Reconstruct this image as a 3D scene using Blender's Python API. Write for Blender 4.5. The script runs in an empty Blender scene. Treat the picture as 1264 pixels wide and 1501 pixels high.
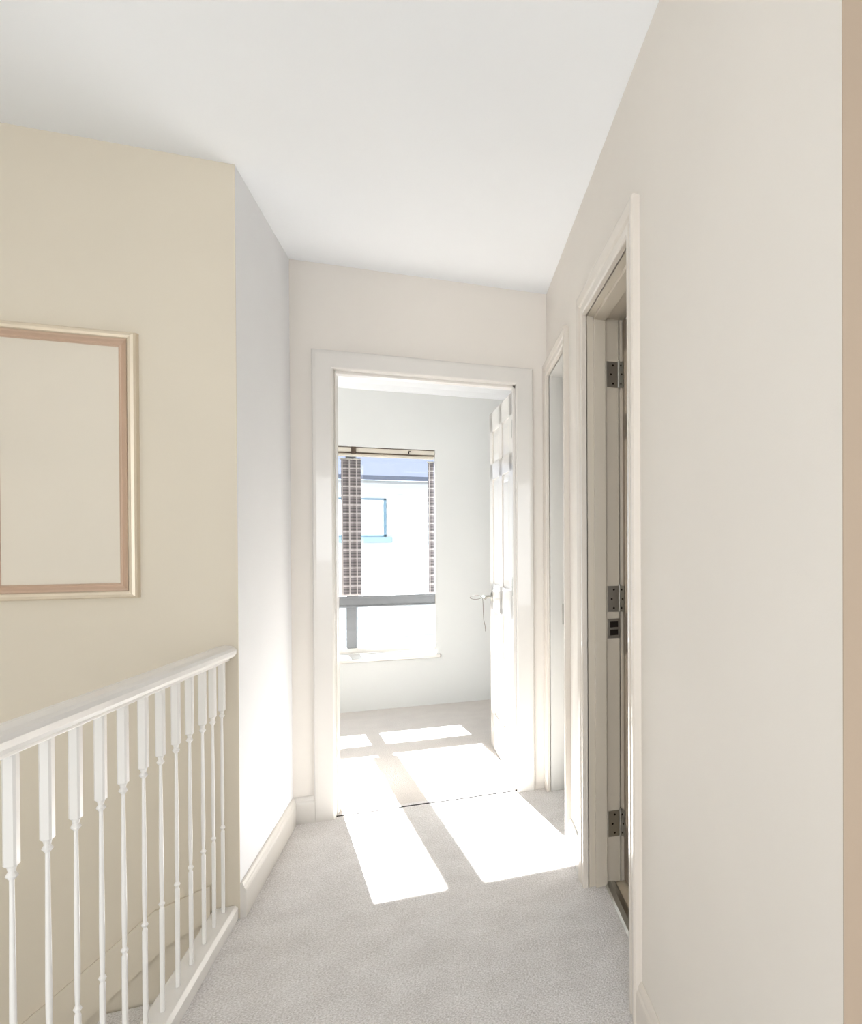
import bpy, bmesh, math, random
from mathutils import Matrix, Vector
random.seed(4)
sc = bpy.context.scene
COL = sc.collection

# ------------------------------------------------------------------ camera
F, PX, PY, ROLL, YAW, PITCH, H = 989.62, 1094.48, 798.0, 0.00254, 0.41157, -0.00688, 1.206
right0 = Vector((math.cos(YAW), -math.sin(YAW), 0))
fwd0 = Vector((math.sin(YAW), math.cos(YAW), 0))
fwd = fwd0 * math.cos(PITCH) + Vector((0, 0, 1)) * math.sin(PITCH)
up0 = Vector((0, 0, 1)) * math.cos(PITCH) - fwd0 * math.sin(PITCH)
R = right0 * math.cos(ROLL) - up0 * math.sin(ROLL)
U = right0 * math.sin(ROLL) + up0 * math.cos(ROLL)
cam_data = bpy.data.cameras.new('camera')
cam = bpy.data.objects.new('camera', cam_data)
COL.objects.link(cam)
M = Matrix((R, U, -fwd)).transposed().to_4x4()
M.translation = Vector((0, 0, H))
cam.matrix_world = M
cam_data.sensor_fit = 'VERTICAL'
cam_data.sensor_height = 24
cam_data.lens = F * 24 / 1501
cam_data.shift_x = (632 - PX) / 1501
cam_data.shift_y = (PY - 750.5) / 1501
cam_data.clip_start = 0.02
sc.camera = cam

# ------------------------------------------------------------------ light and exposure
sc.view_settings.view_transform = 'Standard'
sc.view_settings.look = 'None'
sc.view_settings.gamma = 1
sc.view_settings.use_curve_mapping = False
sc.view_settings.exposure = -0.17
w = bpy.data.worlds.new('sky'); sc.world = w; w.use_nodes = True
bg = w.node_tree.nodes['Background']
bg.inputs[0].default_value = (0.80, 0.90, 1.0, 1); bg.inputs[1].default_value = 3.2

def lamp_sun(energy, d):
    l = bpy.data.lights.new('sun', 'SUN'); l.energy = energy; l.angle = math.radians(0.35)
    l.color = (0.98, 0.995, 1.0)
    o = bpy.data.objects.new('sun', l); COL.objects.link(o)
    o.rotation_euler = Vector(d).to_track_quat('-Z', 'Y').to_euler()
YR_ = -1.9
lamp_sun(68.0, (0.228, -1.0, -0.57))

def lamp_area(name, loc, d, sx, sy, energy, color=(1, 1, 1), spread=180):
    l = bpy.data.lights.new(name, 'AREA'); l.shape = 'RECTANGLE'; l.size = sx; l.size_y = sy
    l.energy = energy; l.color = color; l.spread = math.radians(spread)
    o = bpy.data.objects.new(name, l); COL.objects.link(o)
    o.location = loc; o.rotation_euler = Vector(d).to_track_quat('-Z', 'Y').to_euler()
# unseen fill lamps, added to brighten the landing, bedroom and side room
lamp_area('stair_fill', (-1.86, 0.15, 1.5), (1, 0, 0), 1.1, 1.0, 5, (0.96, 0.985, 1.0))  # fill lamp at an added, unseen stairwell window
lamp_area('rear_fill', (-0.35, YR_ + 0.06, 1.15), (0, 1, -0.03), 1.6, 1.5, 24, (0.97, 0.985, 1.0), 110)  # added fill behind the camera, lifts the tan and end walls
lamp_area('bedroom_fill', (-2.56, 4.6, 1.35), (1, 0, 0), 1.2, 1.3, 5, (0.96, 0.98, 1.0))  # added bedroom fill, out of view on the left
lamp_area('side_room_fill', (2.2, 1.9, 1.5), (-1, 0, 0), 1.0, 1.2, 4, (1.0, 0.97, 0.92))  # added fill inside the side room, which has no window

# ------------------------------------------------------------------ materials
def srgb(r, g, b):
    f = lambda c: (c / 255 / 12.92) if c / 255 <= 0.04045 else ((c / 255 + 0.055) / 1.055) ** 2.4
    return (f(r), f(g), f(b), 1)

def mat(name, rgb, rough=0.6, metal=0.0, var=0.0, vscale=8, bump=0.0, bscale=200, coat=0.0, stretch=None):
    m = bpy.data.materials.new(name); m.use_nodes = True
    nt = m.node_tree; N = nt.nodes; L = nt.links
    p = N['Principled BSDF']
    p.inputs['Base Color'].default_value = srgb(*rgb)
    p.inputs['Roughness'].default_value = rough
    p.inputs['Metallic'].default_value = metal
    p.inputs['Coat Weight'].default_value = coat
    if var or bump:
        tc = N.new('ShaderNodeTexCoord'); mp = N.new('ShaderNodeMapping')
        L.new(tc.outputs['Object'], mp.inputs[0])
        if stretch: mp.inputs['Scale'].default_value = stretch
    if var:
        no = N.new('ShaderNodeTexNoise'); no.inputs['Scale'].default_value = vscale; no.inputs['Detail'].default_value = 4
        L.new(mp.outputs[0], no.inputs[0])
        cr = N.new('ShaderNodeValToRGB')
        c = srgb(*rgb)
        cr.color_ramp.elements[0].color = tuple(x * (1 - var) for x in c[:3]) + (1,)
        cr.color_ramp.elements[1].color = tuple(min(1, x * (1 + var)) for x in c[:3]) + (1,)
        cr.color_ramp.elements[0].position = 0.3; cr.color_ramp.elements[1].position = 0.7
        L.new(no.outputs[0], cr.inputs[0]); L.new(cr.outputs[0], p.inputs['Base Color'])
    if bump:
        nb = N.new('ShaderNodeTexNoise'); nb.inputs['Scale'].default_value = bscale; nb.inputs['Detail'].default_value = 3
        L.new(mp.outputs[0], nb.inputs[0])
        b = N.new('ShaderNodeBump'); b.inputs['Strength'].default_value = bump; b.inputs['Distance'].default_value = 0.004
        L.new(nb.outputs[0], b.inputs['Height']); L.new(b.outputs[0], p.inputs['Normal'])
    return m

PAINT_TAN = mat('tan wall paint', (218, 208, 190), 0.75, var=0.012, vscale=3, bump=0.04, bscale=260)
PAINT_CREAM = mat('cream wall paint', (231, 224, 215), 0.7, var=0.012, vscale=3, bump=0.04, bscale=260)
PAINT_WHITE = mat('off white wall paint', (235, 235, 236), 0.7, var=0.01, vscale=3, bump=0.04, bscale=260)
PAINT_BEDROOM = mat('bedroom wall paint', (217, 218, 216), 0.75, var=0.01, vscale=3, bump=0.04, bscale=260)
CEIL = mat('ceiling paint', (240, 241, 242), 0.85, var=0.008, vscale=2, bump=0.04, bscale=150)
GLOSS = mat('white gloss paint', (221, 216, 209), 0.3, var=0.01, vscale=5, bump=0.02, bscale=90, coat=0.3)
GLOSS_GREY = mat('pale grey gloss paint', (216, 213, 207), 0.35, var=0.01, vscale=5, bump=0.02, bscale=90)
CHROME = mat('brushed nickel', (176, 174, 168), 0.28, 1.0, bump=0.05, bscale=400)
DARK_METAL = mat('dark screw metal', (48, 42, 38), 0.4, 0.9, bump=0.05, bscale=400)
COPPER = mat('rose gold frame', (205, 178, 156), 0.34, 0.3, var=0.03, vscale=4, bump=0.03, bscale=120)
CHAMPAGNE = mat('champagne frame', (222, 208, 186), 0.38, 0.25, var=0.03, vscale=10, bump=0.03, bscale=120)
CANVAS = mat('cream backing board', (220, 211, 195), 0.6, var=0.015, vscale=4, bump=0.04, bscale=500)
GREY_FRAME = mat('grey window frame paint', (116, 118, 121), 0.45, var=0.04, vscale=20, bump=0.02, bscale=90)
BLIND = mat('ivory blind fabric', (212, 205, 192), 0.7, var=0.02, vscale=20, bump=0.1, bscale=600)
BROWN_EDGE = mat('brown blind trim', (82, 66, 52), 0.6, var=0.1, vscale=30)
CORD = mat('grey cord', (120, 110, 100), 0.8, var=0.1, vscale=90)
VINYL = mat('tan vinyl floor', (206, 192, 168), 0.5, var=0.06, vscale=30, stretch=(1, 8, 1))
BLUE = mat('blue window paint', (84, 118, 136), 0.5, var=0.03, vscale=8)
RAIL_WHITE = mat('white rail paint', (240, 237, 233), 0.3, var=0.01, vscale=5, bump=0.02, bscale=90, coat=0.3)
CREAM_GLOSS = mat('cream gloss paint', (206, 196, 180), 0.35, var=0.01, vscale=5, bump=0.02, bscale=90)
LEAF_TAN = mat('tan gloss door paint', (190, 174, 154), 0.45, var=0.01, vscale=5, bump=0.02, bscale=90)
WARM_GLOSS = mat('warm white gloss paint', (220, 211, 200), 0.32, var=0.01, vscale=5, bump=0.02, bscale=90, coat=0.2)
BLUE_SILL = mat('pale blue sill paint', (128, 152, 166), 0.5, var=0.03, vscale=8)
SLATE = mat('pale lilac roof slates', (88, 92, 104), 0.9, var=0.05, vscale=14, bump=0.3, bscale=12)
SLATE.node_tree.nodes['Principled BSDF'].inputs['Specular IOR Level'].default_value = 0.0
SIDING = mat('white weatherboard', (196, 196, 196), 0.8, var=0.01, vscale=5)
GRAVEL = mat('pale yard paving', (130, 128, 124), 0.9, var=0.05, vscale=3, bump=0.2, bscale=30)
HOUSE_GLASS = mat('neighbour window glass', (225, 236, 244), 0.1, var=0.02, vscale=2)
RETURN_SHADE = mat('return wall paint with shade', (180, 160, 139), 0.75, var=0.012, vscale=3, bump=0.04, bscale=260)  # browner paint holds the shade of the return wall face

def carpet(name, a, b):
    m = bpy.data.materials.new(name); m.use_nodes = True
    nt = m.node_tree; N = nt.nodes; L = nt.links; p = N['Principled BSDF']
    p.inputs['Roughness'].default_value = 0.95
    p.inputs['Sheen Weight'].default_value = 0.15
    tc = N.new('ShaderNodeTexCoord')
    n1 = N.new('ShaderNodeTexNoise'); n1.inputs['Scale'].default_value = 200; n1.inputs['Detail'].default_value = 5
    n2 = N.new('ShaderNodeTexNoise'); n2.inputs['Scale'].default_value = 9; n2.inputs['Detail'].default_value = 3
    mx = N.new('ShaderNodeMath'); mx.operation = 'MULTIPLY_ADD'
    L.new(tc.outputs['Object'], n1.inputs[0]); L.new(tc.outputs['Object'], n2.inputs[0])
    mx.inputs[1].default_value = 0.25; L.new(n2.outputs[0], mx.inputs[0]); L.new(n1.outputs[0], mx.inputs[2])
    cr = N.new('ShaderNodeValToRGB'); cr.color_ramp.elements[0].position = 0.44; cr.color_ramp.elements[1].position = 0.82
    cr.color_ramp.elements[0].color = srgb(*a); cr.color_ramp.elements[1].color = srgb(*b)
    L.new(mx.outputs[0], cr.inputs[0]); L.new(cr.outputs[0], p.inputs['Base Color'])
    bp = N.new('ShaderNodeBump'); bp.inputs['Strength'].default_value = 0.8; bp.inputs['Distance'].default_value = 0.006
    L.new(n1.outputs[0], bp.inputs['Height']); L.new(bp.outputs[0], p.inputs['Normal'])
    return m
CARPET = carpet('beige loop carpet', (205, 199, 194), (251, 248, 246))
CARPET_BED = carpet('bedroom carpet', (210, 201, 194), (236, 228, 220))

def glass():
    m = bpy.data.materials.new('window glass'); m.use_nodes = True
    nt = m.node_tree; N = nt.nodes; L = nt.links
    for n in list(N): N.remove(n)
    out = N.new('ShaderNodeOutputMaterial'); mx = N.new('ShaderNodeMixShader'); t = N.new('ShaderNodeBsdfTransparent'); g = N.new('ShaderNodeBsdfGlossy')
    t.inputs[0].default_value = (0.97, 0.98, 0.985, 1); g.inputs['Roughness'].default_value = 0.02; mx.inputs[0].default_value = 0.05
    L.new(t.outputs[0], mx.inputs[1]); L.new(g.outputs[0], mx.inputs[2]); L.new(mx.outputs[0], out.inputs[0])
    return m
GLASS = glass()

def checked():
    m = bpy.data.materials.new('grey checked cloth'); m.use_nodes = True
    nt = m.node_tree; N = nt.nodes; L = nt.links; p = N['Principled BSDF']; p.inputs['Roughness'].default_value = 0.9
    tc = N.new('ShaderNodeTexCoord'); sep = N.new('ShaderNodeSeparateXYZ'); L.new(tc.outputs['Object'], sep.inputs[0])
    def stripes(axis, per, width, off=0.0):
        a = N.new('ShaderNodeMath'); a.operation = 'MULTIPLY_ADD'; a.inputs[1].default_value = 1 / per; a.inputs[2].default_value = off
        L.new(sep.outputs[axis], a.inputs[0])
        f = N.new('ShaderNodeMath'); f.operation = 'FRACT'; L.new(a.outputs[0], f.inputs[0])
        c = N.new('ShaderNodeMath'); c.operation = 'LESS_THAN'; c.inputs[1].default_value = width; L.new(f.outputs[0], c.inputs[0])
        return c
    s1 = stripes(2, 0.066, 0.14); s2 = stripes(0, 0.046, 0.16, 0.3)
    mxx = N.new('ShaderNodeMath'); mxx.operation = 'MAXIMUM'; L.new(s1.outputs[0], mxx.inputs[0]); L.new(s2.outputs[0], mxx.inputs[1])
    d1 = stripes(2, 0.022, 0.45, 0.2)
    base = N.new('ShaderNodeMix'); base.data_type = 'RGBA'
    base.inputs[6].default_value = srgb(136, 130, 131); base.inputs[7].default_value = srgb(102, 98, 100)
    L.new(d1.outputs[0], base.inputs[0])
    mix = N.new('ShaderNodeMix'); mix.data_type = 'RGBA'; mix.inputs[7].default_value = srgb(192, 186, 185)
    L.new(mxx.outputs[0], mix.inputs[0]); L.new(base.outputs[2], mix.inputs[6]); L.new(mix.outputs[2], p.inputs['Base Color'])
    return m
CHECK = checked()

# ------------------------------------------------------------------ helpers
def tag(o, label=None, cat=None, group=None, kind=None):
    if label: o['label'] = label
    if cat: o['category'] = cat
    if group: o['group'] = group
    if kind: o['kind'] = kind
    return o

def empty(name, loc=(0, 0, 0), rz=0.0):
    o = bpy.data.objects.new(name, None); COL.objects.link(o); o.location = loc; o.rotation_euler = (0, 0, rz)
    o.empty_display_size = 0.05
    return o

class MB:
    def __init__(s): s.v = []; s.f = []
    def poly(s, verts, faces):
        n = len(s.v); s.v += [tuple(v) for v in verts]; s.f += [tuple(n + i for i in f) for f in faces]; return s
    def box(s, x0, x1, y0, y1, z0, z1):
        return s.poly([(x0,y0,z0),(x1,y0,z0),(x1,y1,z0),(x0,y1,z0),(x0,y0,z1),(x1,y0,z1),(x1,y1,z1),(x0,y1,z1)],
                      [(3,2,1,0),(4,5,6,7),(0,1,5,4),(1,2,6,5),(2,3,7,6),(3,0,4,7)])
    def loft(s, rings, caps=True):
        k = len(rings[0]); n = len(s.v)
        for r in rings: s.v += [tuple(p) for p in r]
        for i in range(len(rings) - 1):
            for j in range(k):
                a = n + i * k + j; b = n + i * k + (j + 1) % k
                s.f.append((a, b, b + k, a + k))
        if caps:
            s.f.append(tuple(n + j for j in reversed(range(k))))
            s.f.append(tuple(n + (len(rings) - 1) * k + j for j in range(k)))
        return s
    def extrude(s, prof, fn0, fn1):
        return s.loft([[fn0(*p) for p in prof], [fn1(*p) for p in prof]])
    def cyl(s, c0, c1, r, n=16, r1=None):
        a = Vector(c0); b = Vector(c1); d = (b - a).normalized()
        t = d.orthogonal().normalized(); q = d.cross(t); r1 = r if r1 is None else r1
        ring = lambda c, rr: [c + t * rr * math.cos(2*math.pi*i/n) + q * rr * math.sin(2*math.pi*i/n) for i in range(n)]
        return s.loft([ring(a, r), ring(b, r1)])
    def tube(s, pts, r, n=8):
        rings = []
        for i, p in enumerate(pts):
            p = Vector(p); a = Vector(pts[max(0, i-1)]); b = Vector(pts[min(len(pts)-1, i+1)])
            d = (b - a).normalized(); t = d.cross(Vector((0.31, 0.2, 0.93))).normalized(); q = d.cross(t)
            rings.append([p + t * r * math.cos(2*math.pi*k/n) + q * r * math.sin(2*math.pi*k/n) for k in range(n)])
        return s.loft(rings)
    def build(s, name, m, parent=None, bevel=0.0, smooth=False, loc=None):
        me = bpy.data.meshes.new(name); me.from_pydata(s.v, [], s.f)
        bm = bmesh.new(); bm.from_mesh(me); bmesh.ops.recalc_face_normals(bm, faces=bm.faces); bm.to_mesh(me); bm.free()
        me.materials.append(m)
        o = bpy.data.objects.new(name, me); COL.objects.link(o)
        if parent: o.parent = parent
        if loc: o.location = loc
        if smooth:
            for p in me.polygons: p.use_smooth = True
        if bevel:
            b = o.modifiers.new('bevel', 'BEVEL'); b.width = bevel; b.segments = 3; b.limit_method = 'ANGLE'; b.angle_limit = math.radians(40)
            b.harden_normals = False
        return o

def struct(mb, name, m, label=None, **k):
    return tag(mb.build(name, m, **k), label, None, None, 'structure')

def copy_tree(o, parent=None):
    c = o.copy(); COL.objects.link(c)
    if parent: c.parent = parent
    for ch in list(o.children): copy_tree(ch, c)
    return c

ARCH = [(0, -0.004), (0, 0.012), (0.004, 0.016), (0.020, 0.016), (0.024, 0.0125), (0.034, 0.0125), (0.040, 0.017), (0.062, 0.021), (0.070, 0.021), (0.075, 0.017), (0.075, -0.004)]
ARCH_FLAT = [(0, -0.004), (0, 0.011), (0.006, 0.0155), (0.060, 0.018), (0.070, 0.0175), (0.075, 0.014), (0.075, -0.004)]
def architrave(a0, a1, zt, P, width=0.075, z0=0.0, sides=(True, True), prof=None):
    """P(a, z, d) -> xyz ; d is protrusion out of the wall"""
    k = width / 0.075; pr = [(w_ * k, d) for w_, d in (prof or ARCH)]
    mb = MB(); rings = []
    if sides[0]:
        rings.append([P(a0 - w_, z0, d) for w_, d in pr])
        rings.append([P(a0 - w_, zt + w_, d) for w_, d in pr])
    else: rings.append([P(a0, zt + w_, d) for w_, d in pr])
    if sides[1]:
        rings.append([P(a1 + w_, zt + w_, d) for w_, d in pr])
        rings.append([P(a1 + w_, z0, d) for w_, d in pr])
    else: rings.append([P(a1, zt + w_, d) for w_, d in pr])
    return mb.loft(rings)

SKIRT = [(-0.004, 0), (0.016, 0), (0.016, 0.082), (0.0145, 0.090), (0.011, 0.096), (0.010, 0.102), (0.006, 0.110), (0.002, 0.113), (-0.004, 0.113)]

# ------------------------------------------------------------------ dimensions
XL, XR, YE, YT, YB = -0.626, 0.427, 3.400, 2.619, 5.466
CH = 2.4
XRo = 0.545                     # far face of the right wall
YEo = 3.52                      # bedroom face of the end wall
YW = 5.75                       # plane of the bedroom window
XS = -1.80                      # stairwell side wall
XG = 2.4                        # landing side wall
YR = -1.9                       # wall behind the camera
D0, D1, DT = -0.468, 0.283, 1.950        # bedroom door opening
A0, A1, AT = 1.705, 2.360, 1.980         # near side doorway
B0, B1, BT = 2.780, 3.340, 1.990         # far side doorway

# ------------------------------------------------------------------ floor, ceiling
mb = MB().box(-0.700, XR + 0.075, YR, YEo - 0.06, -0.12, 0).box(XR + 0.075, XG, YR, 0.74, -0.12, 0)
struct(mb, 'floor', CARPET, 'beige looped carpet running along the landing floor')
mb = MB().box(-2.62, 1.75, YEo - 0.06, YB + 0.02, -0.12, 0.0)
struct(mb, 'floor_bedroom', CARPET_BED, 'pinkish beige carpet inside the bedroom')
mb = MB().box(XR + 0.075, 2.4, 0.80, YEo - 0.06, -0.12, -0.002)
struct(mb, 'floor_side', VINYL, 'tan vinyl floor inside the near side doorway')
mb = MB().box(XS - 0.15, XG + 0.1, YR - 0.1, YEo, CH, CH + 0.12)
struct(mb, 'ceiling', CEIL, 'smooth white ceiling over the landing')
mb = MB().box(-2.72, 1.85, YEo - 0.0, YW + 0.2, CH, CH + 0.12)
struct(mb, 'ceiling_bedroom', CEIL, 'white ceiling of the bedroom')

# ------------------------------------------------------------------ walls
def prism(mb, pts, z0, z1):
    n = len(pts)
    return mb.poly([(x, y, z0) for x, y in pts] + [(x, y, z1) for x, y in pts],
                   [tuple(reversed(range(n))), tuple(range(n, 2 * n))] + [(i, (i + 1) % n, n + (i + 1) % n, n + i) for i in range(n)])
mb = prism(MB(), [(XS - 0.1, YT), (XL, YT), (XL, YT + 0.003), (XL - 0.115, YT + 0.003), (XL - 0.115, YT + 0.12), (XS - 0.1, YT + 0.12)], -2.7, CH)
struct(mb, 'wall_stairwell', PAINT_TAN, 'tan wall across the stairwell carrying the framed panel')
mb = MB().box(XL - 0.115, XL, YT + 0.003, YE, -0.12, CH)
struct(mb, 'wall_left', PAINT_WHITE, 'short off white wall on the left of the passage')
mb = MB().box(-2.72, D0 - 0.03, YE, YEo, -0.12, CH).box(D1 + 0.03, 1.85, YE, YEo, -0.12, CH).box(D0 - 0.03, D1 + 0.03, YE, YEo, DT + 0.03, CH)
struct(mb, 'wall_end', PAINT_CREAM, 'cream end wall around the bedroom doorway')
mb = MB().box(XR, XRo, 0.692, A0 - 0.03, -0.12, CH).box(XR, XRo, A0 - 0.03, A1 + 0.03, AT + 0.03, CH)
mb.box(XR, XRo, A1 + 0.03, B0 - 0.03, -0.12, CH).box(XR, XRo, B0 - 0.03, B1 + 0.03, BT + 0.03, CH).box(XR, XRo, B1 + 0.03, YE, -0.12, CH)
struct(mb, 'wall_right', PAINT_CREAM, 'long cream wall on the right with two doorways')
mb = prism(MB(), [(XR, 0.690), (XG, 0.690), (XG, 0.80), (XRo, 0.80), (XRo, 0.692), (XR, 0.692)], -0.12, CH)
struct(mb, 'wall_return', RETURN_SHADE, 'tan wall returning at the near corner on the right, shade painted in')
mb = MB().box(XG, XG + 0.1, YR, YE, -0.12, CH)
struct(mb, 'wall_side', PAINT_CREAM, 'cream side wall of the landing')
mb = MB().box(XRo, XG, 2.56, 2.64, -0.12, CH)
struct(mb, 'wall_partition', PAINT_CREAM, 'partition wall between the two side rooms')
# wall behind the camera
mb = MB().box(XS - 0.1, -1.15, YR - 0.1, YR, -2.7, CH).box(-1.15, -0.60, YR - 0.1, YR, -2.7, 0.4).box(-0.60, 0.45, YR - 0.1, YR, -0.12, 0.4).box(-1.15, 0.45, YR - 0.1, YR, 1.9, CH).box(0.45, XG + 0.1, YR - 0.1, YR, -0.12, CH)
struct(mb, 'wall_rear', PAINT_CREAM, 'cream wall behind the viewer')
# stairwell side wall, with a window opening added for light
mb = MB().box(XS - 0.1, XS, YR, -0.4, -2.7, CH).box(XS - 0.1, XS, 0.7, YT, -2.7, CH).box(XS - 0.1, XS, -0.4, 0.7, -2.7, 1.0).box(XS - 0.1, XS, -0.4, 0.7, 2.0, CH)
struct(mb, 'wall_stairside', PAINT_TAN, 'tan side wall of the stairwell')
# bedroom shell
WX0, WX1, WZ0, WZ1 = -1.36, -0.110, 0.372, 1.872
mb = MB().box(-2.72, WX0, YB, YW + 0.08, -0.12, CH).box(WX1, 1.85, YB, YW + 0.08, -0.12, CH)
mb.box(WX0, WX1, YB, YW + 0.08, -0.12, WZ0 - 0.028).box(WX0, WX1, YB, YW + 0.08, WZ1, CH)
struct(mb, 'wall_bedroom_back', PAINT_BEDROOM, 'pale bedroom wall around the window')
mb = MB().box(-2.72, -2.62, YEo, 4.0, -0.12, CH).box(-2.72, -2.62, 5.2, YB, -0.12, CH).box(-2.72, -2.62, 4.0, 5.2, -0.12, 0.7).box(-2.72, -2.62, 4.0, 5.2, 2.0, CH)
struct(mb, 'wall_bedroom_left', PAINT_BEDROOM, 'pale bedroom wall on the left')
mb = MB().box(1.75, 1.85, YEo, YB, -0.12, CH)
struct(mb, 'wall_bedroom_right', PAINT_BEDROOM, 'pale bedroom wall on the right')
# wall under the landing edge
mb = MB().box(-0.700, -0.60, YR, YT, -2.7, -0.12)
struct(mb, 'wall_landing_edge', PAINT_TAN, 'tan wall below the landing edge')

# cornice in bedroom
COV = [(0, 0), (0.10, 0), (0.092, 0.012), (0.062, 0.030), (0.036, 0.055), (0.018, 0.085), (0.012, 0.118), (0, 0.125)]
mb = MB().extrude(COV, lambda d, z: (-2.62, YB - d, CH - z), lambda d, z: (1.75, YB - d, CH - z))
struct(mb, 'trim_1', CEIL, 'white coved cornice along the bedroom ceiling')

# baseboards
mb = MB().loft([[(XL + d, YT + 0.001, z) for d, z in SKIRT], [(XL + d, YE - d, z) for d, z in SKIRT], [(D0 - 0.074, YE - d, z) for d, z in SKIRT]])
struct(mb, 'baseboard_left', GLOSS, 'white skirting along the left wall and into the corner')
mb = MB().loft([[(XR + 0.10, 0.690 - d, z) for d, z in SKIRT], [(XR - d, 0.690 - d, z) for d, z in SKIRT], [(XR - d, A0 - 0.074, z) for d, z in SKIRT]])
struct(mb, 'baseboard_right', WARM_GLOSS, 'white skirting at the foot of the right wall')
mb = MB().extrude(SKIRT, lambda d, z: (XR - d, A1 + 0.074, z), lambda d, z: (XR - d, B0 - 0.074, z))
struct(mb, 'baseboard_middle', GLOSS, 'short white skirting between the two side doorways')
# raked string board of the stair on the tan wall
mb = MB().poly([(-0.70, YT - 0.016, 0.125), (-0.70, YT - 0.016, 0.02), (-0.80, YT - 0.016, -0.03), (-1.795, YT - 0.016, -0.95), (-1.795, YT - 0.016, -0.74), (-0.84, YT - 0.016, 0.075),
                (-0.70, YT + 0.002, 0.125), (-0.70, YT + 0.002, 0.02), (-0.80, YT + 0.002, -0.03), (-1.795, YT + 0.002, -0.95), (-1.795, YT + 0.002, -0.74), (-0.84, YT + 0.002, 0.075)],
               [(0,1,2,5),(2,3,4,5),(6,11,8,7),(8,11,10,9),(0,6,7,1),(1,7,8,2),(2,8,9,3),(3,9,10,4),(4,10,11,5),(5,11,6,0)])
struct(mb, 'trim_2', PAINT_TAN, 'raked tan string board of the stair on the tan wall')

# ------------------------------------------------------------------ staircase below the landing
st = empty('staircase', (-0.72, 2.2, -0.2)); tag(st, 'carpeted stair going down to the left behind the white balusters', 'staircase')
for k in range(4):
    x1 = -0.005 - 0.215 * k; z = -0.2 * k
    MB().box(x1 - 0.235, x1, -0.45, 0.402, z - 0.04, z).box(x1 - 0.215, x1 - 0.2, -0.45, 0.402, z - 0.2, z - 0.04).build('step', CARPET, st, bevel=0.012)

# ------------------------------------------------------------------ balustrade
XB = -0.660
ba = empty('balustrade', (XB, YT - 0.6, 0)); tag(ba, 'white painted landing balustrade with slim spindles beside the stairwell', 'balustrade')
oy = YT - 0.6
def rail_z(y): return 0.868 + (YT - y) * 0.032
RAIL = [(-0.030, -0.020), (-0.024, -0.030), (-0.012, -0.033), (-0.012, -0.042), (0.012, -0.042), (0.012, -0.033), (0.024, -0.030), (0.030, -0.020), (0.031, -0.008), (0.026, 0.000), (0.018, 0.005), (0.0, 0.008), (-0.018, 0.005), (-0.026, 0.0), (-0.031, -0.008)]
MB().loft([[(x, y - oy, rail_z(y) + z) for x, z in RAIL] for y in (0.62, 1.2, 1.8, YT - 0.002)]).build('handrail', RAIL_WHITE, ba, bevel=0.0015)
MB().extrude([(-0.040, 0.0), (0.030, 0.0), (0.030, 0.036), (0.022, 0.046), (-0.032, 0.046), (-0.040, 0.036)], lambda x, z: (x, 0.62 - oy, z), lambda x, z: (x, YT - 0.002 - oy, z)).build('base_rail', RAIL_WHITE, ba, bevel=0.002)
MB().box(-0.042, -0.006 - 0.024, 0.62 - oy, YT - 0.002 - oy, -0.16, 0.0).build('apron_board', RAIL_WHITE, ba, bevel=0.002)
def baluster_mesh(h):
    mb = MB(); s = 0.0085; n = 16
    def ring(z, r, sq):
        out = []
        for i in range(n):
            a = 2 * math.pi * (i + 0.5) / n; c, d = math.cos(a), math.sin(a)
            q = 1 / max(abs(c), abs(d)); k = sq * q + (1 - sq)
            out.append((c * r * k, d * r * k, z))
        return out
    zt = 0.680
    prof = [(0.04, s*.52, 1), (0.30, s*.52, 1), (0.306, s*.42, 0), (0.313, s*.78, 0), (0.320, s*.42, 0), (0.335, s*.48, 0), (0.40, s*.56, 0), (0.52, s*.48, 0), (0.62, s*.40, 0), (0.655, s*.38, 0), (0.662, s*.95, 0), (0.669, s*.55, 0), (zt - 0.004, s*.7, 0), (zt, s, 1), (h - 0.03, s, 1)]
    mb.loft([ring(*p) for p in prof])
    return mb
ys = [1.484, 1.590, 1.689, 1.789, 1.891, 1.997, 2.097, 2.199, 2.298, 2.402, 2.492, 2.580]
ys = [0.78 + 0.1 * i for i in range(7)] + ys
for y in ys:
    baluster_mesh(rail_z(y) - 0.004).build('baluster', RAIL_WHITE, ba, loc=(0, y - oy, 0))
np_ = MB().box(-0.04, 0.04, 0.54 - oy, 0.62 - oy, 0.0, 1.02).box(-0.05, 0.05, 0.53 - oy, 0.63 - oy, 1.02, 1.05)
np_.build('newel_post', RAIL_WHITE, ba, bevel=0.004)

# ------------------------------------------------------------------ framed panel on the tan wall
fx0, fx1, fz0, fz1 = -1.181, -0.910, 1.078, 1.792
fr = empty('framed_panel', ((fx0 + fx1) / 2, YT, (fz0 + fz1) / 2)); tag(fr, 'framed blank cream panel with rose gold inner edge on the tan wall', 'picture')
def frame_ring(prof, name, m, cx, cz, hw, hh, parent, ywall, smooth=False):
    rings = []
    for sx, sz in ((-1, -1), (1, -1), (1, 1), (-1, 1), (-1, -1)):
        rings.append([(cx + sx * (hw + w_), ywall - d, cz + sz * (hh + w_)) for w_, d in prof])
    return MB().loft(rings, caps=False).build(name, m, parent, smooth=smooth)
hw, hh = (fx1 - fx0) / 2, (fz1 - fz0) / 2
frame_ring([(0.020, 0.0), (0.020, 0.021), (0.023, 0.026), (0.030, 0.028), (0.037, 0.026), (0.041, 0.020), (0.042, 0.0)], 'outer_frame', CHAMPAGNE, 0, 0, hw, hh, fr, 0)
frame_ring([(-0.003, 0.004), (-0.003, 0.009), (0.001, 0.012), (0.004, 0.0105), (0.007, 0.012), (0.014, 0.019), (0.0195, 0.022), (0.0195, 0.004)], 'inner_frame', COPPER, 0, 0, hw, hh, fr, 0)
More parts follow.
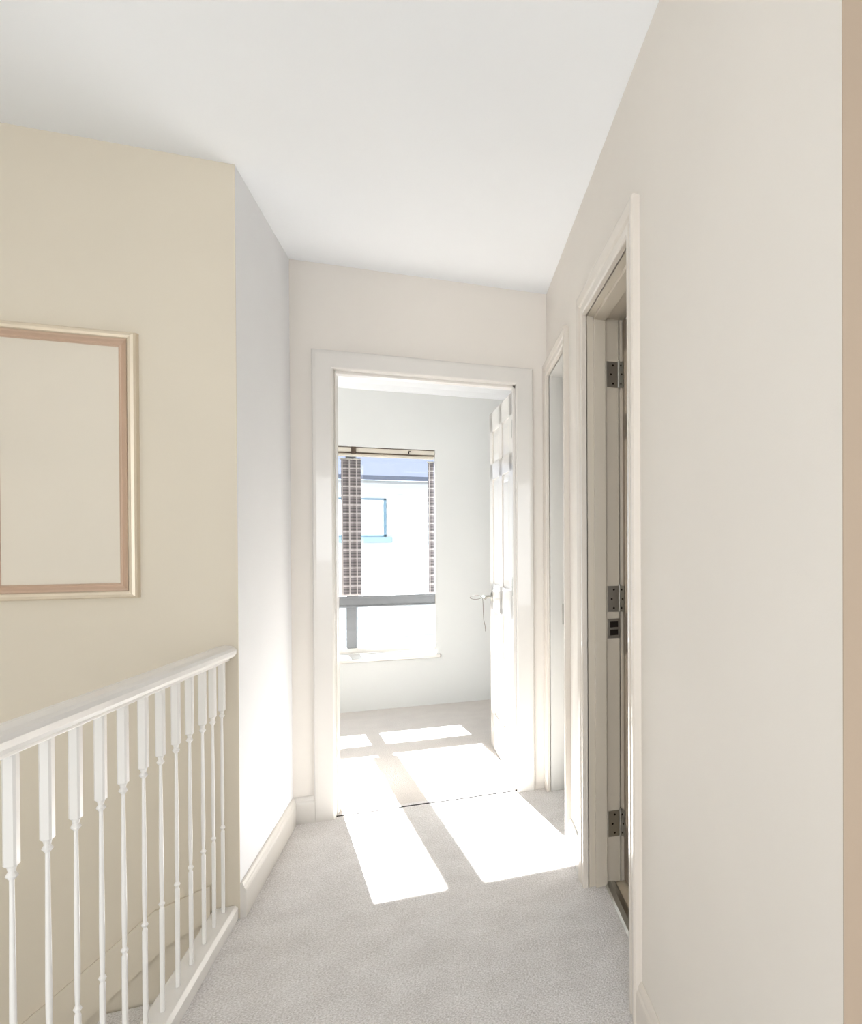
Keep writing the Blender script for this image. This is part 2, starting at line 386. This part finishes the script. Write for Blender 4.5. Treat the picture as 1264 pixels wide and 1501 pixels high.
MB().box(-hw - 0.01, hw + 0.01, -0.006, 0.0, -hh - 0.01, hh + 0.01).build('panel', CANVAS, fr)

# ------------------------------------------------------------------ doors
def panel_door(L, Hh, T=0.036):
    """leaf in local space: hinge edge at x=0, runs +x, thickness -T..0 in y, foot at z=0.006"""
    mb = MB(); st_, rails = 0.10, [(0.0, 0.20), (0.80, 0.95), (1.55, 1.64), (Hh - 0.11, Hh)]
    mb.box(0.0, L, -T + 0.008, -0.008, 0, Hh)
    for a, b in ((0, st_), (L / 2 - 0.045, L / 2 + 0.045), (L - st_, L)): mb.box(a, b, -T, 0, 0, Hh)
    for a, b in rails: mb.box(0, L, -T, 0, a, b)
    for i in range(3):
        z0, z1 = rails[i][1], rails[i + 1][0]
        for a, b in ((st_, L / 2 - 0.045), (L / 2 + 0.045, L - st_)):
            for yy, sg in ((0, -1), (-T, 1)):
                y_in = yy + sg * 0.008; y_o = yy + sg * 0.002
                g = 0.014; e = 0.045
                mb.poly([(a+g, y_in, z0+g), (b-g, y_in, z0+g), (b-g, y_in, z1-g), (a+g, y_in, z1-g), (a+e, y_o, z0+e), (b-e, y_o, z0+e), (b-e, y_o, z1-e), (a+e, y_o, z1-e)],
                        [(4,5,6,7), (0,1,5,4), (1,2,6,5), (2,3,7,6), (3,0,4,7)])
    return mb

def add_hinge(parent, loc, ax_a, ax_b, h=0.09, wa=0.030, wb=0.026, name='hinge'):
    """two plates sharing a knuckle at loc; ax_a, ax_b are the plate directions (unit xy); parent keeps world axes"""
    x, y, z = loc
    mb = MB()
    mb.cyl((x, y, z - h / 2), (x, y, z + h / 2), 0.005, 12)
    mb.cyl((x, y, z + h / 2), (x, y, z + h / 2 + 0.006), 0.0035, 10)
    for (dx, dy), wd, (nx, ny) in ((ax_a, wa, (ax_b[0], ax_b[1])), (ax_b, wb, (ax_a[0], ax_a[1]))):
        t = 0.0016
        nx, ny = (-dy, dx)
        pts = [(x + nx * t, y + ny * t), (x + dx * wd + nx * t, y + dy * wd + ny * t), (x + dx * wd - nx * t, y + dy * wd - ny * t), (x - nx * t, y - ny * t)]
        prism(mb, pts, z - h / 2, z + h / 2)
    hg = mb.build(name, CHROME, parent)
    sc_ = MB()
    for (dx, dy), wd in ((ax_a, wa), (ax_b, wb)):
        nx, ny = (-dy, dx)
        for zz, f in ((-0.032, 0.5), (0.0, 0.68), (0.032, 0.5)):
            c = Vector((x + dx * wd * f, y + dy * wd * f, z + zz)); n_ = Vector((nx, ny, 0)) * 0.0026
            sc_.cyl(c - n_, c + n_, 0.0036, 10)
    sc_.build('screws', DARK_METAL, hg)
    return hg

# --- bedroom door (end of the passage)
d1 = empty('door_1', ((D0 + D1) / 2, YE, 0)); tag(d1, 'open white panelled door of the bright bedroom at the passage end', None, None, 'structure')
ox, oyy = (D0 + D1) / 2, YE
architrave(D0 - ox, D1 - ox, DT, lambda a, z, d: (a, -d, z), 0.078, prof=ARCH_FLAT).build('architrave', GLOSS, d1)
architrave(D0 - ox, D1 - ox, DT, lambda a, z, d: (a, YEo - YE + d, z), 0.078).build('architrave', GLOSS, d1)
mb = MB().box(D0 - 0.03 - ox, D0 - ox, 0, YEo - YE, 0, DT + 0.03).box(D1 - ox, D1 + 0.03 - ox, 0, YEo - YE, 0, DT + 0.03).box(D0 - ox, D1 - ox, 0, YEo - YE, DT, DT + 0.03)
mb.box(D0 - ox, D0 + 0.004 - ox, 0.03, 0.075, 0, DT).box(D1 - 0.012 - ox, D1 - ox, 0.03, 0.075, 0, DT).box(D0 - ox, D1 - ox, 0.03, 0.075, DT - 0.012, DT)
mb.build('door_lining', GLOSS, d1, bevel=0.0015)
Ld = 0.735
lf = panel_door(Ld, DT - 0.012).build('door_leaf', GLOSS, d1, bevel=0.0012)
hx, hy = D1 - 0.004, YEo + 0.002
ang = math.radians(90 + 5.6)
lf.location = (hx - ox, hy - oyy, 0.006); lf.rotation_euler = (0, 0, ang)
for z in (0.19, 0.975, 1.755):
    hg = add_hinge(d1, (D1 - 0.006 - ox, YEo + 0.003 - YE, z), (0.02, -1.0), (-0.35, 0.93), 0.085, 0.034, 0.006)
# lever handles, on the leaf (leaf local space; the visible face is y=0 side)
def lever(parent, x, z, side, T=0.036, L=0.105):
    y0 = 0 if side > 0 else -T
    s = 1 if side > 0 else -1
    mb = MB().cyl((x, y0, z), (x, y0 + s * 0.008, z), 0.026, 28).cyl((x, y0 + s * 0.006, z), (x, y0 + s * 0.048, z), 0.0085, 14)
    pts = [(x + 0.004, y0 + s * 0.047, z)] + [(x - L * t, y0 + s * (0.050 + 0.004 * math.sin(t * 3)), z + 0.004 * math.sin(t * 3.1)) for t in (0.1, 0.3, 0.5, 0.7, 0.9, 1.0)]
    mb.tube(pts, 0.0075, 12)
    return mb.build('lever_handle', CHROME, parent)
lever(lf, Ld - 0.055, 0.872, 1); lever(lf, Ld - 0.055, 0.872, -1)
MB().box(Ld - 0.002, Ld + 0.001, -0.029, -0.007, 0.78, 0.96).build('latch_plate', CHROME, lf)

# --- near doorway on the right (open door swung into the side room)
d2 = empty('door_2', (XR, (A0 + A1) / 2, 0)); tag(d2, 'open white door in the near doorway of the right wall', None, None, 'structure')
cy = (A0 + A1) / 2
architrave(A0 - cy, A1 - cy, AT, lambda a, z, d: (-d, a, z)).build('architrave', WARM_GLOSS, d2)
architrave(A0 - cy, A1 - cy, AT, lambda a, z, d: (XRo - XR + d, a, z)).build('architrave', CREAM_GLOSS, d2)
tX = XRo - XR
mb = MB().box(0, tX, A0 - 0.03 - cy, A0 - cy, 0, AT + 0.03).box(0, tX, A1 - cy, A1 + 0.03 - cy, 0, AT + 0.03).box(0, tX, A0 - cy, A1 - cy, AT, AT + 0.03)
mb.box(0.026, 0.066, A0 - cy, A0 + 0.012 - cy, 0, AT).box(0.026, 0.066, A1 - 0.012 - cy, A1 - cy, 0, AT).box(0.026, 0.066, A0 - cy, A1 - cy, AT - 0.012, AT)
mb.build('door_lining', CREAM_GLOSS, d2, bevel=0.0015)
L2 = 0.64
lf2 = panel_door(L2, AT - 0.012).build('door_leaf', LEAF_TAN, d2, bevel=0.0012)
lf2.location = (tX + 0.008, A1 - cy - 0.006, 0.006); lf2.rotation_euler = (0, 0, math.radians(0.5))
for z in (0.21, 1.0, 1.785):
    add_hinge(d2, (tX - 0.004, A1 - cy - 0.0040, z), (-1.0, 0.0), (0.45, -0.893), 0.090, 0.042, 0.026)
MB().box(0.072, tX - 0.002, A1 - 0.003 - cy, A1 + 0.001 - cy, 0.862, 0.930).build('strike_plate', CHROME, d2)
MB().box(0.080, tX - 0.010, A1 - 0.0038 - cy, A1 - 0.002 - cy, 0.872, 0.892).box(0.080, tX - 0.010, A1 - 0.0038 - cy, A1 - 0.002 - cy, 0.900, 0.920).build('latch_hole', DARK_METAL, d2)
lever(lf2, L2 - 0.055, 0.95, -1); lever(lf2, L2 - 0.055, 0.95, 1)

# --- far doorway on the right (door closed, deep reveal)
d3 = empty('door_3', (XR, (B0 + B1) / 2, 0)); tag(d3, 'pale grey door reveal of the far doorway beside the end wall', None, None, 'structure')
cy = (B0 + B1) / 2
architrave(B0 - cy, B1 - cy, BT, lambda a, z, d: (-d, a, z), 0.06, sides=(True, True)).build('architrave', WARM_GLOSS, d3)
mb = MB().box(0, tX, B0 - 0.03 - cy, B0 - cy, 0, BT + 0.03).box(0, tX, B1 - cy, B1 + 0.03 - cy, 0, BT + 0.03).box(0, tX, B0 - cy, B1 - cy, BT, BT + 0.03)
mb.box(tX - 0.045, tX - 0.036, B0 - cy, B0 + 0.012 - cy, 0, BT).box(tX - 0.045, tX - 0.036, B0 - cy, B1 - cy, BT - 0.012, BT)
mb.build('door_lining', GLOSS_GREY, d3, bevel=0.0015)
lf3 = panel_door(B1 - B0 - 0.006, BT - 0.012).build('door_leaf', GLOSS_GREY, d3, bevel=0.0012)
lf3.location = (tX, B0 - cy + 0.003, 0.006); lf3.rotation_euler = (0, 0, math.radians(90))
MB().box(0.060, 0.078, B1 - 0.003 - cy, B1 + 0.001 - cy, 0.80, 0.90).build('strike_plate', CHROME, d3)

# thresholds
mb = MB().extrude([(-0.02, 0), (0.02, 0), (0.014, 0.006), (0.0, 0.009), (-0.014, 0.006)], lambda a, z: (XR + 0.078 + a, A0, z), lambda a, z: (XR + 0.078 + a, A1, z))
struct(mb, 'trim_3', CHROME, 'metal threshold bar in the near side doorway')
mb = MB().extrude([(-0.004, 0), (0.004, 0), (0.003, 0.003), (-0.003, 0.003)], lambda a, z: (D0, YE + 0.018 + a, z), lambda a, z: (D1, YE + 0.018 + a, z))
struct(mb, 'trim_4', DARK_METAL, 'thin dark carpet bar across the bedroom doorway')

# ------------------------------------------------------------------ bedroom window
wn = empty('window_1', ((WX0 + WX1) / 2, YW, WZ0)); tag(wn, 'bedroom window with grey mullion and transom', None, None, 'structure')
wx, wz = (WX0 + WX1) / 2, WZ0
def wb(mb, x0, x1, y0, y1, z0, z1): return mb.box(x0 - wx, x1 - wx, y0 - YW, y1 - YW, z0 - wz, z1 - wz)
MX0, MX1 = -0.712, -0.648
TZ0, TZ1 = 0.715, 0.800
mb = MB()
wb(mb, WX0, WX0 + 0.035, YW - 0.03, YW + 0.04, WZ0, WZ1); wb(mb, WX1 - 0.010, WX1, YW - 0.03, YW + 0.04, WZ0, WZ1)
wb(mb, WX0, WX1, YW - 0.03, YW + 0.04, WZ0, WZ0 + 0.040); wb(mb, WX0, WX1, YW - 0.03, YW + 0.04, WZ1 - 0.03, WZ1)
mb.build('window_frame', GLOSS, wn, bevel=0.003)
mb = MB(); wb(mb, MX0, MX1, YW - 0.035, YW + 0.035, WZ0 + 0.04, WZ1 - 0.03); mb.build('mullion', GREY_FRAME, wn, bevel=0.004)
mb = MB(); wb(mb, WX0 + 0.035, WX1 - 0.010, YW - 0.04, YW + 0.03, TZ0, TZ1); wb(mb, WX0 + 0.035, WX1 - 0.010, YW - 0.048, YW - 0.03, TZ1 - 0.018, TZ1); wb(mb, WX0 + 0.035, WX1 - 0.010, YW - 0.045, YW - 0.03, TZ0, TZ0 + 0.012)
mb.build('transom', GREY_FRAME, wn, bevel=0.003)
for x0, x1 in ((WX0 + 0.035, MX0), (MX1, WX1 - 0.010)):
    for z0, z1 in ((WZ0 + 0.04, TZ0), (TZ1, WZ1 - 0.03)):
        mb = MB(); wb(mb, x0, x1, YW + 0.004, YW + 0.008, z0, z1); mb.build('pane', GLASS, wn)
mb = MB(); wb(mb, WX0 - 0.03, WX1 + 0.03, YB - 0.022, YB, WZ0 - 0.024, WZ0); wb(mb, WX0 + 0.001, WX1 - 0.001, YB, YW - 0.031, WZ0 - 0.024, WZ0)
mb.build('window_sill', GLOSS, wn, bevel=0.004)

# unseen rear landing and stairwell windows, added around the fill lamps
def side_window(name, label, a0, a1, z0, z1, P):
    o = empty(name); tag(o, label, None, None, 'structure')
    def bx(mb, u0, u1, d0, d1, v0, v1):
        c = [P(u, d, v) for u in (u0, u1) for d in (d0, d1) for v in (v0, v1)]
        return mb.box(min(p[0] for p in c), max(p[0] for p in c), min(p[1] for p in c), max(p[1] for p in c), min(p[2] for p in c), max(p[2] for p in c))
    mb = MB(); bx(mb, a0, a0 + .04, -.02, .02, z0, z1); bx(mb, a1 - .04, a1, -.02, .02, z0, z1); bx(mb, a0, a1, -.02, .02, z0, z0 + .04); bx(mb, a0, a1, -.02, .02, z1 - .04, z1)
    bx(mb, (a0 + a1) / 2 - .02, (a0 + a1) / 2 + .02, -.02, .02, z0, z1)
    mb.build('window_frame', GLOSS, o)
side_window('window_3', 'added landing window behind the viewer, around the fill lamp', -1.15, 0.45, 0.4, 1.9, lambda u, d, v: (u, YR - 0.03 + d, v))
side_window('window_2', 'added stairwell side window for the fill lamp', -0.4, 0.7, 1.0, 2.0, lambda u, d, v: (XS - 0.03 + d, u, v))

# blind
bl = empty('roller_blind', (wx, YB + 0.03, WZ1)); tag(bl, 'rolled up ivory blind at the top of the bedroom window', 'blind')
mb = MB().extrude([(0.0, -0.002), (0.055, -0.002), (0.055, -0.026), (0.040, -0.040), (0.012, -0.044), (0.0, -0.036)], lambda d, z: (WX0 + 0.004 - wx, d, z), lambda d, z: (WX1 - 0.004 - wx, d, z))
mb.build('headrail', BLIND, bl, bevel=0.002)
MB().box(WX0 + 0.004 - wx, WX1 - 0.004 - wx, -0.0025, 0.001, -0.006, -0.001).box(WX0 + 0.004 - wx, WX1 - 0.004 - wx, -0.002, 0.012, -0.046, -0.040).build('trim_strip', BROWN_EDGE, bl)
MB().cyl((WX0 + 0.012 - wx, 0.035, -0.054), (WX1 - 0.012 - wx, 0.035, -0.054), 0.0125, 20).build('rolled_fabric', BLIND, bl)
MB().box(-0.60 - 0.02 - wx, -0.62 - 0.02 - 0.008 - wx, -0.008, 0.002, -0.05, 0.0).build('bracket', BROWN_EDGE, bl)
MB().cyl((-0.285 - wx, -0.006, -0.02), (-0.285 - wx, -0.004, -0.036), 0.004, 10).cyl((-0.285 - wx, -0.008, -0.018), (-0.272 - wx, -0.006, -0.016), 0.003, 10).build('cord_hook', DARK_METAL, bl)

# narrow checked curtains hanging in the upper window
def curtain(x0, x1, label, amp=0.006, pleats=3):
    cx = (x0 + x1) / 2; z0, z1 = TZ1 + 0.004, WZ1 - 0.065
    o = empty('curtain', (cx, YW - 0.075, z0)); tag(o, label, 'curtain', 'checked curtains in the bedroom window')
    nx, nz = 24, 30; vs = []; fs = []
    for s, off in ((0, -0.0015), (1, 0.0015)):
        for j in range(nz + 1):
            for i in range(nx + 1):
                t = i / nx; u = j / nz
                y = amp * math.sin(t * pleats * 2 * math.pi + 0.4 * math.sin(u * 3)) * (1 - 0.3 * u) + off
                vs.append(((x0 - cx) + (x1 - x0) * t, y, (z1 - z0) * u))
    K = (nx + 1) * (nz + 1)
    for s in (0, 1):
        for j in range(nz):
            for i in range(nx):
                a = s * K + j * (nx + 1) + i; q = (a, a + 1, a + nx + 2, a + nx + 1)
                fs.append(q if s == 0 else tuple(reversed(q)))
    for j in range(nz):
        for i in (0, nx):
            a = j * (nx + 1) + i; b = a + nx + 1; fs.append((a, b, b + K, a + K))
    for i in range(nx):
        for j in (0, nz):
            a = j * (nx + 1) + i; fs.append((a, a + 1, a + 1 + K, a + K))
    MB().poly(vs, fs).build('cloth', CHECK, o, smooth=True)
    MB().cyl(((x0 - cx) - 0.008, 0, z1 - z0 - 0.004), ((x1 - cx) + 0.004, 0, z1 - z0 - 0.004), 0.0045, 10).build('curtain_rod', CHROME, o)
curtain(-0.735, -0.610, 'wider grey checked curtain covering the window mullion on the left')
curtain(-0.163, -0.124, 'narrow grey checked curtain strip at the right edge of the window', 0.004, 1)

# cord looped over the bedroom door handle
def world_on_leaf(x, y, z):
    v = Matrix.Rotation(ang, 3, 'Z') @ Vector((x, y, z)); return Vector((hx, hy, 0.006)) + v
base = world_on_leaf(Ld - 0.055, 0.052, 0.872)
cd = MB()
pts = []
for i in range(26):
    t = i / 25 * 2 * math.pi
    pts.append((-0.006 - 0.030 * (1 - math.cos(t)) , 0.004 * math.sin(2 * t), 0.0115 * math.sin(t)))
cd.tube(pts, 0.0016, 8)
cd.tube([(0.0, 0, 0.010), (0.002, -0.004, -0.02), (0.004, -0.004, -0.08), (0.006, -0.004, -0.13), (0.014, -0.003, -0.17), (0.016, -0.003, -0.2)], 0.0016, 8)
o = cd.build('cord', CORD, None, smooth=True, loc=tuple(base)); tag(o, 'thin grey cord looped over the bedroom door handle', 'cord')

# ------------------------------------------------------------------ outside: neighbouring house
ho = empty('house', (-1.0, 12.0, -2.7)); tag(ho, 'white weatherboarded house with blue window seen through the bedroom window', 'house')
zr = 2.7
mb = MB(); n = 0; z = 0.0; ht = 2.15 + zr; stp = 0.16
prof = []
while z < ht:
    prof += [(0.0, z), (0.030, z), (0.002, min(z + stp, ht))]; z += stp
rings = [[(x, -d, z) for d, z in ([(-0.2, 0)] + prof + [(-0.2, ht)])] for x in (-5, 4)]
mb.loft(rings, caps=False); mb.build('wall', SIDING, ho)
mb = MB().poly([(-5.3, -0.35, ht - 0.02), (4.3, -0.35, ht - 0.02), (4.3, 2.2, ht + 0.55), (-5.3, 2.2, ht + 0.55), (-5.3, -0.35, ht + 0.05), (4.3, -0.35, ht + 0.05), (4.3, 2.2, ht + 0.63), (-5.3, 2.2, ht + 0.63)],
               [(0,3,2,1),(4,5,6,7),(0,1,5,4),(1,2,6,5),(2,3,7,6),(3,0,4,7)])
mb.build('roof', SLATE, ho)
x0, x1, z0, z1 = -1.75 + 1, -0.94 + 1, 1.265 + zr, 1.865 + zr
wf = MB().box(x0, x0 + .03, -.06, 0, z0, z1).box(x1 - .03, x1, -.06, 0, z0, z1).box(x0, x1, -.06, 0, z1 - .022, z1).box(x0, x1, -.06, 0, z0, z0 + .03).build('window', BLUE, ho)
MB().box(x0 + .04, x1 - .04, -.03, -.02, z0 + .03, z1 - .03).build('pane', HOUSE_GLASS, wf)
MB().box(x0 - .07, x1 + .08, -.10, 0, z0 - .09, z0).build('window_sill', BLUE_SILL, ho)
mb = MB().box(-9, 8, YW + 0.5, 12, -2.75, -2.7)
struct(mb, 'ground', GRAVEL, 'pale paved yard outside the bedroom')
